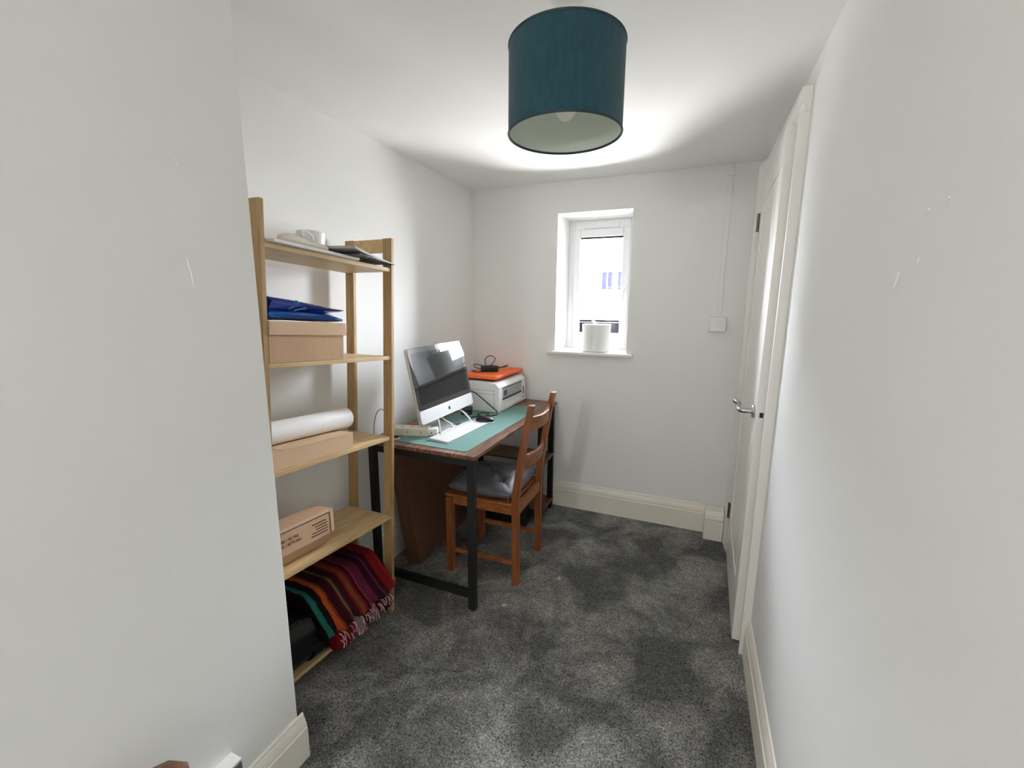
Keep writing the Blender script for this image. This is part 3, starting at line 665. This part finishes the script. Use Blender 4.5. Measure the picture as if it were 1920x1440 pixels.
# printer
PX, PY, PD, PW, PH = -1.066, 2.374, .33, .4358, .1785
t = thing('printer', 'white desktop printer at far end of the desk', 'printer', M=tr(PX, PY, DH+.003) @ rot('Z', -.022))
m = MB(); m.prism([(-PD,0),(-.004,0),(0,.004),(0,PH-.022),(-.024,PH),(-PD,PH)], 'y', 0, PW-.022); bd = m.build('body', M_white, t, bevel=.003, seg=3)
m = MB(); m.box(-PD+.02, -.006, PW-.022, PW, .004, PH*.68); m.build('ink_housing', M_white, t, bevel=.004)
m = MB(); m.box(-.004, .0012, PW-.060, PW-.040, .052, .105).box(-.004, .0012, PW-.060, PW-.046, .026, .040); m.build('ink_window', M_greyplate, t, bevel=.001)
m = MB(); m.box(-.006, .0010, .048, PW-.085, .070, .148); pn = m.build('control_panel', mat('silver_panel', (168,174,178), .4, metal=.2), t, bevel=.0015)
m = MB(); m.box(0, .0016, .048, PW-.085, .142, .148).box(0, .0016, .048, PW-.085, .070, .082); m.build('panel_border', M_dark, pn, bevel=.0006)
m = MB(); m.box(.0008, .0020, .066, .112, .094, .128); m.build('lcd', mat('lcd_grey', (44,50,54), .2), pn, bevel=.0006)
m = MB()
for i in range(3):
    for j in range(4): m.lathe([(.0005,0),(.0042,0),(.004,.0012),(.0005,.0012)], 14, tr(.0008,.165+j*.028,.096+i*.015) @ rot('Y', PI/2))
m.build('buttons', mat('button_grey', (196,200,202), .4), pn)
m = MB(); m.box(-.03, .010, .10, PW-.12, .010, .034); m.build('paper_tray', M_white, t, bevel=.003)
m = MB(); m.box(-PD+.02, -.03, -.0008, .0006, PH-.046, PH-.044).box(-PD+.02, -.03, -.0008, .0006, .110, .112).box(-.034, -.032, -.0008, .0006, .03, .14); m.build('seam', mat('seam_grey', (150,150,148), .5), t, smooth=False)
zt = DH+.003+PH
t = thing('laptop_sleeve', 'orange laptop sleeve lying on top of the printer', 'sleeve', M=tr(-1.235, 2.640, zt) @ rot('Z', -.03))
m = MB(); m.prism(rrect(-.115, .115, -.19, .195, .012), 'z', .0005, .012); m.build('base', M_dark, t, bevel=.003)
m = MB(); m.prism(rrect(-.13, .135, -.212, .216, .018), 'z', .0125, .036); m.build('cover', M_orange, t, bevel=.009, seg=4)
m = MB(); m.tube([(.1355,-.19,.027),(.1362,0,.027),(.1355,.19,.027)], .0018, 6); m.build('zip', mat('orange_zip', (196,74,26), .5), t)
t = thing('laptop_charger', 'black laptop charger with coiled lead on orange sleeve', 'charger', M=tr(-1.235, 2.600, zt+.0365) @ rot('Z', -1.05))
m = MB(); m.box(-.026, .026, -.06, .055, 0, .036); m.build('brick', M_black, t, bevel=.006, seg=3)
m = MB(); m.tube([(0,-.06,.018),(-.01,-.085,.022),(-.02,-.10,.03),(-.01,-.105,.045),(0,-.085,.05),(.01,-.05,.042),(.0,.0,.040),(-.005,.02,.055),(-.008,.036,.085),(-.005,.004,.105),(.0,-.03,.085),(.005,-.03,.055),(.01,-.02,.039),(.0,.03,.039),(.012,.07,.03),(.015,.10,.034),(.0,.12,.04),(-.012,.10,.034),(.0,.06,.02)], .0026, 8)
m.tube([(.026,-.03,.01),(.045,-.06,.004),(.03,-.10,.003),(-.02,-.12,.003),(-.05,-.09,.003)], .0026, 8); m.build('lead', M_black, t)

# under the desk
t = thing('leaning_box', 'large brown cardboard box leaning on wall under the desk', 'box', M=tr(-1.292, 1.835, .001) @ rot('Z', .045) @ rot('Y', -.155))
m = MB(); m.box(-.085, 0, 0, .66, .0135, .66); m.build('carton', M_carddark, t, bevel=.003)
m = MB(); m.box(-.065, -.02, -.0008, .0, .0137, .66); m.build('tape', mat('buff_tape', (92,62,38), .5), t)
t = thing('storage_crate', 'black storage crate on floor under far end of desk', 'crate', M=tr(-1.07, 2.50, 0) @ rot('Z', .12))
m = MB(); m.prism(rrect(-.15, .15, -.055, .06, .02), 'z', .001, .30); m.build('body', M_black, t, bevel=.004)
m = MB(); m.prism(rrect(-.156, .156, -.061, .066, .02), 'z', .292, .312); m.build('lid', M_black, t, bevel=.003)

# ------------------------------------------------------------------ chair and cushion
t = thing('dining_chair', 'antique stained pine ladder-back chair pushed under the desk', 'chair', (-.7566, 2.0713, 0), .0057)
cw, cd, lk = .176, .371, .034
def zring(x, y, a, b_, z): return [(x-a, y-b_, z), (x+a, y-b_, z), (x+a, y+b_, z), (x-a, y+b_, z)]
for s in (-1, 1):
    path = [(0,0),(.10,0),(.35,-.002),(.46,-.002),(.55,.006),(.70,.028),(.85,.052),(.955,.073)]
    m = MB(); m.sweep(None, [zring(x, s*cw, (.0175 if z < .5 else .0175-.004*(z-.5)/.45), .0165, max(z, .001)) for z, x in path])
    m.build('back_leg', M_pine, t, bevel=.002)
    m = MB(); m.sweep(None, [zring(-cd, s*(cw+.012), .018, .018, z) for z in (.001, .2, .425)]); m.build('front_leg', M_pine, t, bevel=.002)
    m = MB(); m.box(-cd+.018, -.0175, s*cw-.008+(.006*s), s*cw+.010+(.004*s), .385, .432); m.build('side_rail', M_pineh, t, bevel=.0015)
    m = MB(); m.box(-cd+.018, -.0175, s*cw-.006, s*cw+.008, .105, .130, ); m.build('side_stretcher', M_pineh, t, bevel=.002)
MB().box(-.012, .010, -cw+.0165, cw-.0165, .380, .435).build('rear_rail', M_pineh, t, bevel=.0015)
MB().box(-cd-.010, -cd+.010, -cw+.006, cw-.006, .385, .432).build('front_rail', M_pineh, t, bevel=.0015)
m = MB(); m.prism([(-cd-.022,-cw-.032),(-.019,-cw-.022),(-.019,cw+.022),(-cd-.022,cw+.032)], 'z', .432, .447); m.build('seat', M_pineh, t, bevel=.004, seg=3)
def slat(z0, z1, xb, bow):
    rings = []
    for i in range(17):
        q = -1+2*i/16; y = q*(cw-.0166); o_ = bow*(1-q*q); top = z1+.010*(q*q)-.004
        x = xb+o_; lean = .022*(z1-z0)/.12
        rings.append([(x-.009, y, z0), (x+.009, y, z0), (x+.009+lean*.5, y, top), (x-.009+lean*.5, y, top)])
    m = MB(); m.sweep(None, rings); m.build('back_slat', M_pineh, t, bevel=.002)
slat(.815, .885, .046, .026); slat(.620, .690, .018, .026)

t = thing('seat_cushion', 'grey tufted seat cushion on the pine chair', 'cushion', (-.7566-.205, 2.0713, .4475), .0057)
m = MB(); n_ = 44
tufts = [(-.085,-.085),(-.085,.085),(.085,-.085),(.085,.085),(0,0)]
def cush(sgn):
    def f(u, v):
        x = (2*u-1); y = (2*v-1)
        sx = x*(1-.0*y*y); hx, hy = .186, .196
        e = max(0, 1-abs(x)**3.2)*max(0, 1-abs(y)**3.2); hgt = .040*e**.42
        px, py = hx*sx*(1-.04*y*y), hy*y*(1-.04*x*x)
        if sgn > 0:
            for tx, ty in tufts:
                d = math.hypot(px-tx, py-ty); hgt -= .026*math.exp(-(d/.026)**2)*min(1, e*2); hgt += .004*math.exp(-((d-.055)/.03)**2)*e
            for tx, ty in tufts[:4]:                         # creases towards the centre tuft and the edges
                al = abs(px*ty-py*tx)/math.hypot(tx, ty); hgt -= .006*math.exp(-(al/.008)**2)*e
            hgt += .0015*math.sin(70*px+20*py)*e
            return (px, py, .034+max(hgt, -.02)*1.15)
        return (px, py, .034-.032*e**.22)
    return f
m.grid(cush(1), n_, n_); m.grid(cush(-1), n_, n_)
m.build('cover', M_cush, t, ang=80, merge=True)
for tx, ty in tufts:
    m = MB(); m.lathe([(.0005,0),(.007,0),(.006,.003),(.0005,.004)], 14, tr(tx, ty, .056)); m.build('button', M_cush, t)
for s in (-1, 1): MB().tube([(.150,s*.192,.030),(.168,s*.204,.040),(.172,s*.206,.020),(.166,s*.203,.006)], .003, 8).build('tie', M_cush, t)

# ------------------------------------------------------------------ sill pot, flecks
t = thing('sill_pot', 'white plant pot with a plant tag on the window sill', 'plant pot', (-.612, 2.965, 1.1165))
m = MB(); m.lathe([(.001,0),(.084,0),(.089,.003),(.096,.176),(.0955,.18),(.092,.18),(.084,.15),(.080,.012),(.001,.010)], 56); m.build('pot', M_white, t, ang=45)
m = MB(); m.lathe([(.001,.150),(.0835,.150),(.0835,.154),(.001,.158)], 40); m.build('soil', mat('pale_compost', (96,84,70), .95, bump=.5, bump_scale=120), t)
m = MB(); m.box(-.010, .010, -.001, .001, 0, .09, tr(.018,.0,.135) @ rot('Y', -.55)); m.build('plant_tag', M_paper, t, bevel=.0005)
m = MB(); m.tube([(-.03,.01,.150),(-.026,.008,.19),(-.018,.01,.205)], .003, 8); m.build('stalk', mat('dry_stalk', (196,186,160), .8), t)
for (x, y, lab) in ((-.563, 2.03, 'pale fleck on carpet right of the chair'), (-.747, 1.725, 'pale fleck on carpet near the front desk leg')):
    m = MB(); m.prism([(-.014,-.004),(0,-.012),(.015,-.002),(.006,.009),(-.008,.008)], 'z', .0005, .003)  # small flat pale fleck lying on the carpet
    o = m.build('pale_fleck', mat('fleck_grey', (186,182,174), .8), None, bevel=.0006, M=tr(x, y, .0) @ rot('Z', R.uniform(0, 3))); tag(o, lab, 'scrap', 'flecks on the carpet')

# ------------------------------------------------------------------ outside the window
M_rend = mat('white_render', (238,236,230), .9, noise=3, rgb2=(232,228,220))
M_stone = mat('pale_stone_wall', (226,200,170), .9, noise=5, rgb2=(240,226,204), ramp=(.3,.7))
t = thing('street_house', 'white rendered house seen across the road through the window', 'house', (0, 16, 0))
MB().box(-9, 3, 0, 4, -1, 6).build('wall', M_rend, t, smooth=False)
for (x0, x1) in ((-3.22, -2.76), (-2.66, -2.2)):
    f = MB(); frame(f, x0, x1, 1.93, 2.64, .05, .05, .05, .05, -.05, .02); f.box((x0+x1)/2-.02, (x0+x1)/2+.02, -.045, .02, 1.98, 2.59); f = f.build('house_window', mat('house_frame', (60,60,70), .4), t)
    MB().box(x0+.05, x1-.05, -.02, -.01, 1.98, 2.59).build('house_pane', mat('house_glass', (20,20,28), .3, spec=0), f, smooth=False)
t = thing('railing', 'thin grey railing in front of the white house', 'railing', (0, 14, 0))
M_rail = mat('railing_grey', (26,26,30), .8, spec=0)
MB().tube([(-2.60,0,1.985),(-1.2,0,1.965)], .014, 8, 0).build('top_bar', M_rail, t)
for k in range(6): MB().tube([(-2.56+.25*k,0,1.281),(-2.56+.25*k,0,1.975)], .008, 8, 0).build('post', M_rail, t)
t = thing('garden_wall', 'low pale stone wall with coping outside the window', 'wall', (0, 14, 0))
MB().box(-8, 2, -.15, .15, -1, 1.22).build('stonework', M_stone, t, smooth=False)
MB().box(-3.05, 2, -.2, .2, 1.22, 1.28).build('coping', mat('pink_coping', (58,44,42), .9), t, bevel=.01)
t = thing('garden_shrub', 'yellowish shrub against pale stone wall outside the window', 'shrub', (-3.0, 12.6, .2))
m = MB(); rr = random.Random(5)
for k in range(420):
    th, ph, q = rr.uniform(0, 6.28), rr.uniform(0, 1.57), .45*rr.random()**.4
    p = Vector((q*math.cos(th)*math.cos(ph), q*math.sin(th)*math.cos(ph), .35+q*math.sin(ph)*1.5)); Mx = tr(*p) @ rot('Z', rr.uniform(0,6)) @ rot('X', rr.uniform(0,3))
    m._add([(0,0,0),(.03,.02,.004),(.08,0,0),(.03,-.02,.004)], [(0,1,2,3)], Mx)
m.build('foliage', mat('yellow_leaf', (206,186,120), .7), t, smooth=False)
MB().tube([(0,0,-.3),(0,0,.5)], .03, 8, 0).build('stem', M_brownwood, t)
t = thing('garden_rail', 'dark grey board rail just outside the window', 'fence', (-.9, 5.0, 0))
MB().box(-1.2, .9, -.02, .02, 1.06, 1.232).build('slat', mat('charcoal_paint', (2,2,3), .9, spec=0), t, bevel=.004)
MB().box(-1.2, .9, -.05, .05, 1.235, 1.262).build('top_rail', mat('charcoal_rail', (4,4,5), .9, spec=0), t, bevel=.004)
for x in (-1.15, .85): MB().box(x-.03, x+.03, -.03, .03, -1, 1.235).build('post', mat('charcoal_post', (2,2,3), .9, spec=0), t)
struct(MB().box(-14, 12, 9.5, 22, -1.2, -1.0).build('ground', mat('pale_paving', (240,238,232), .9, noise=2, rgb2=(244,242,236)), smooth=False))
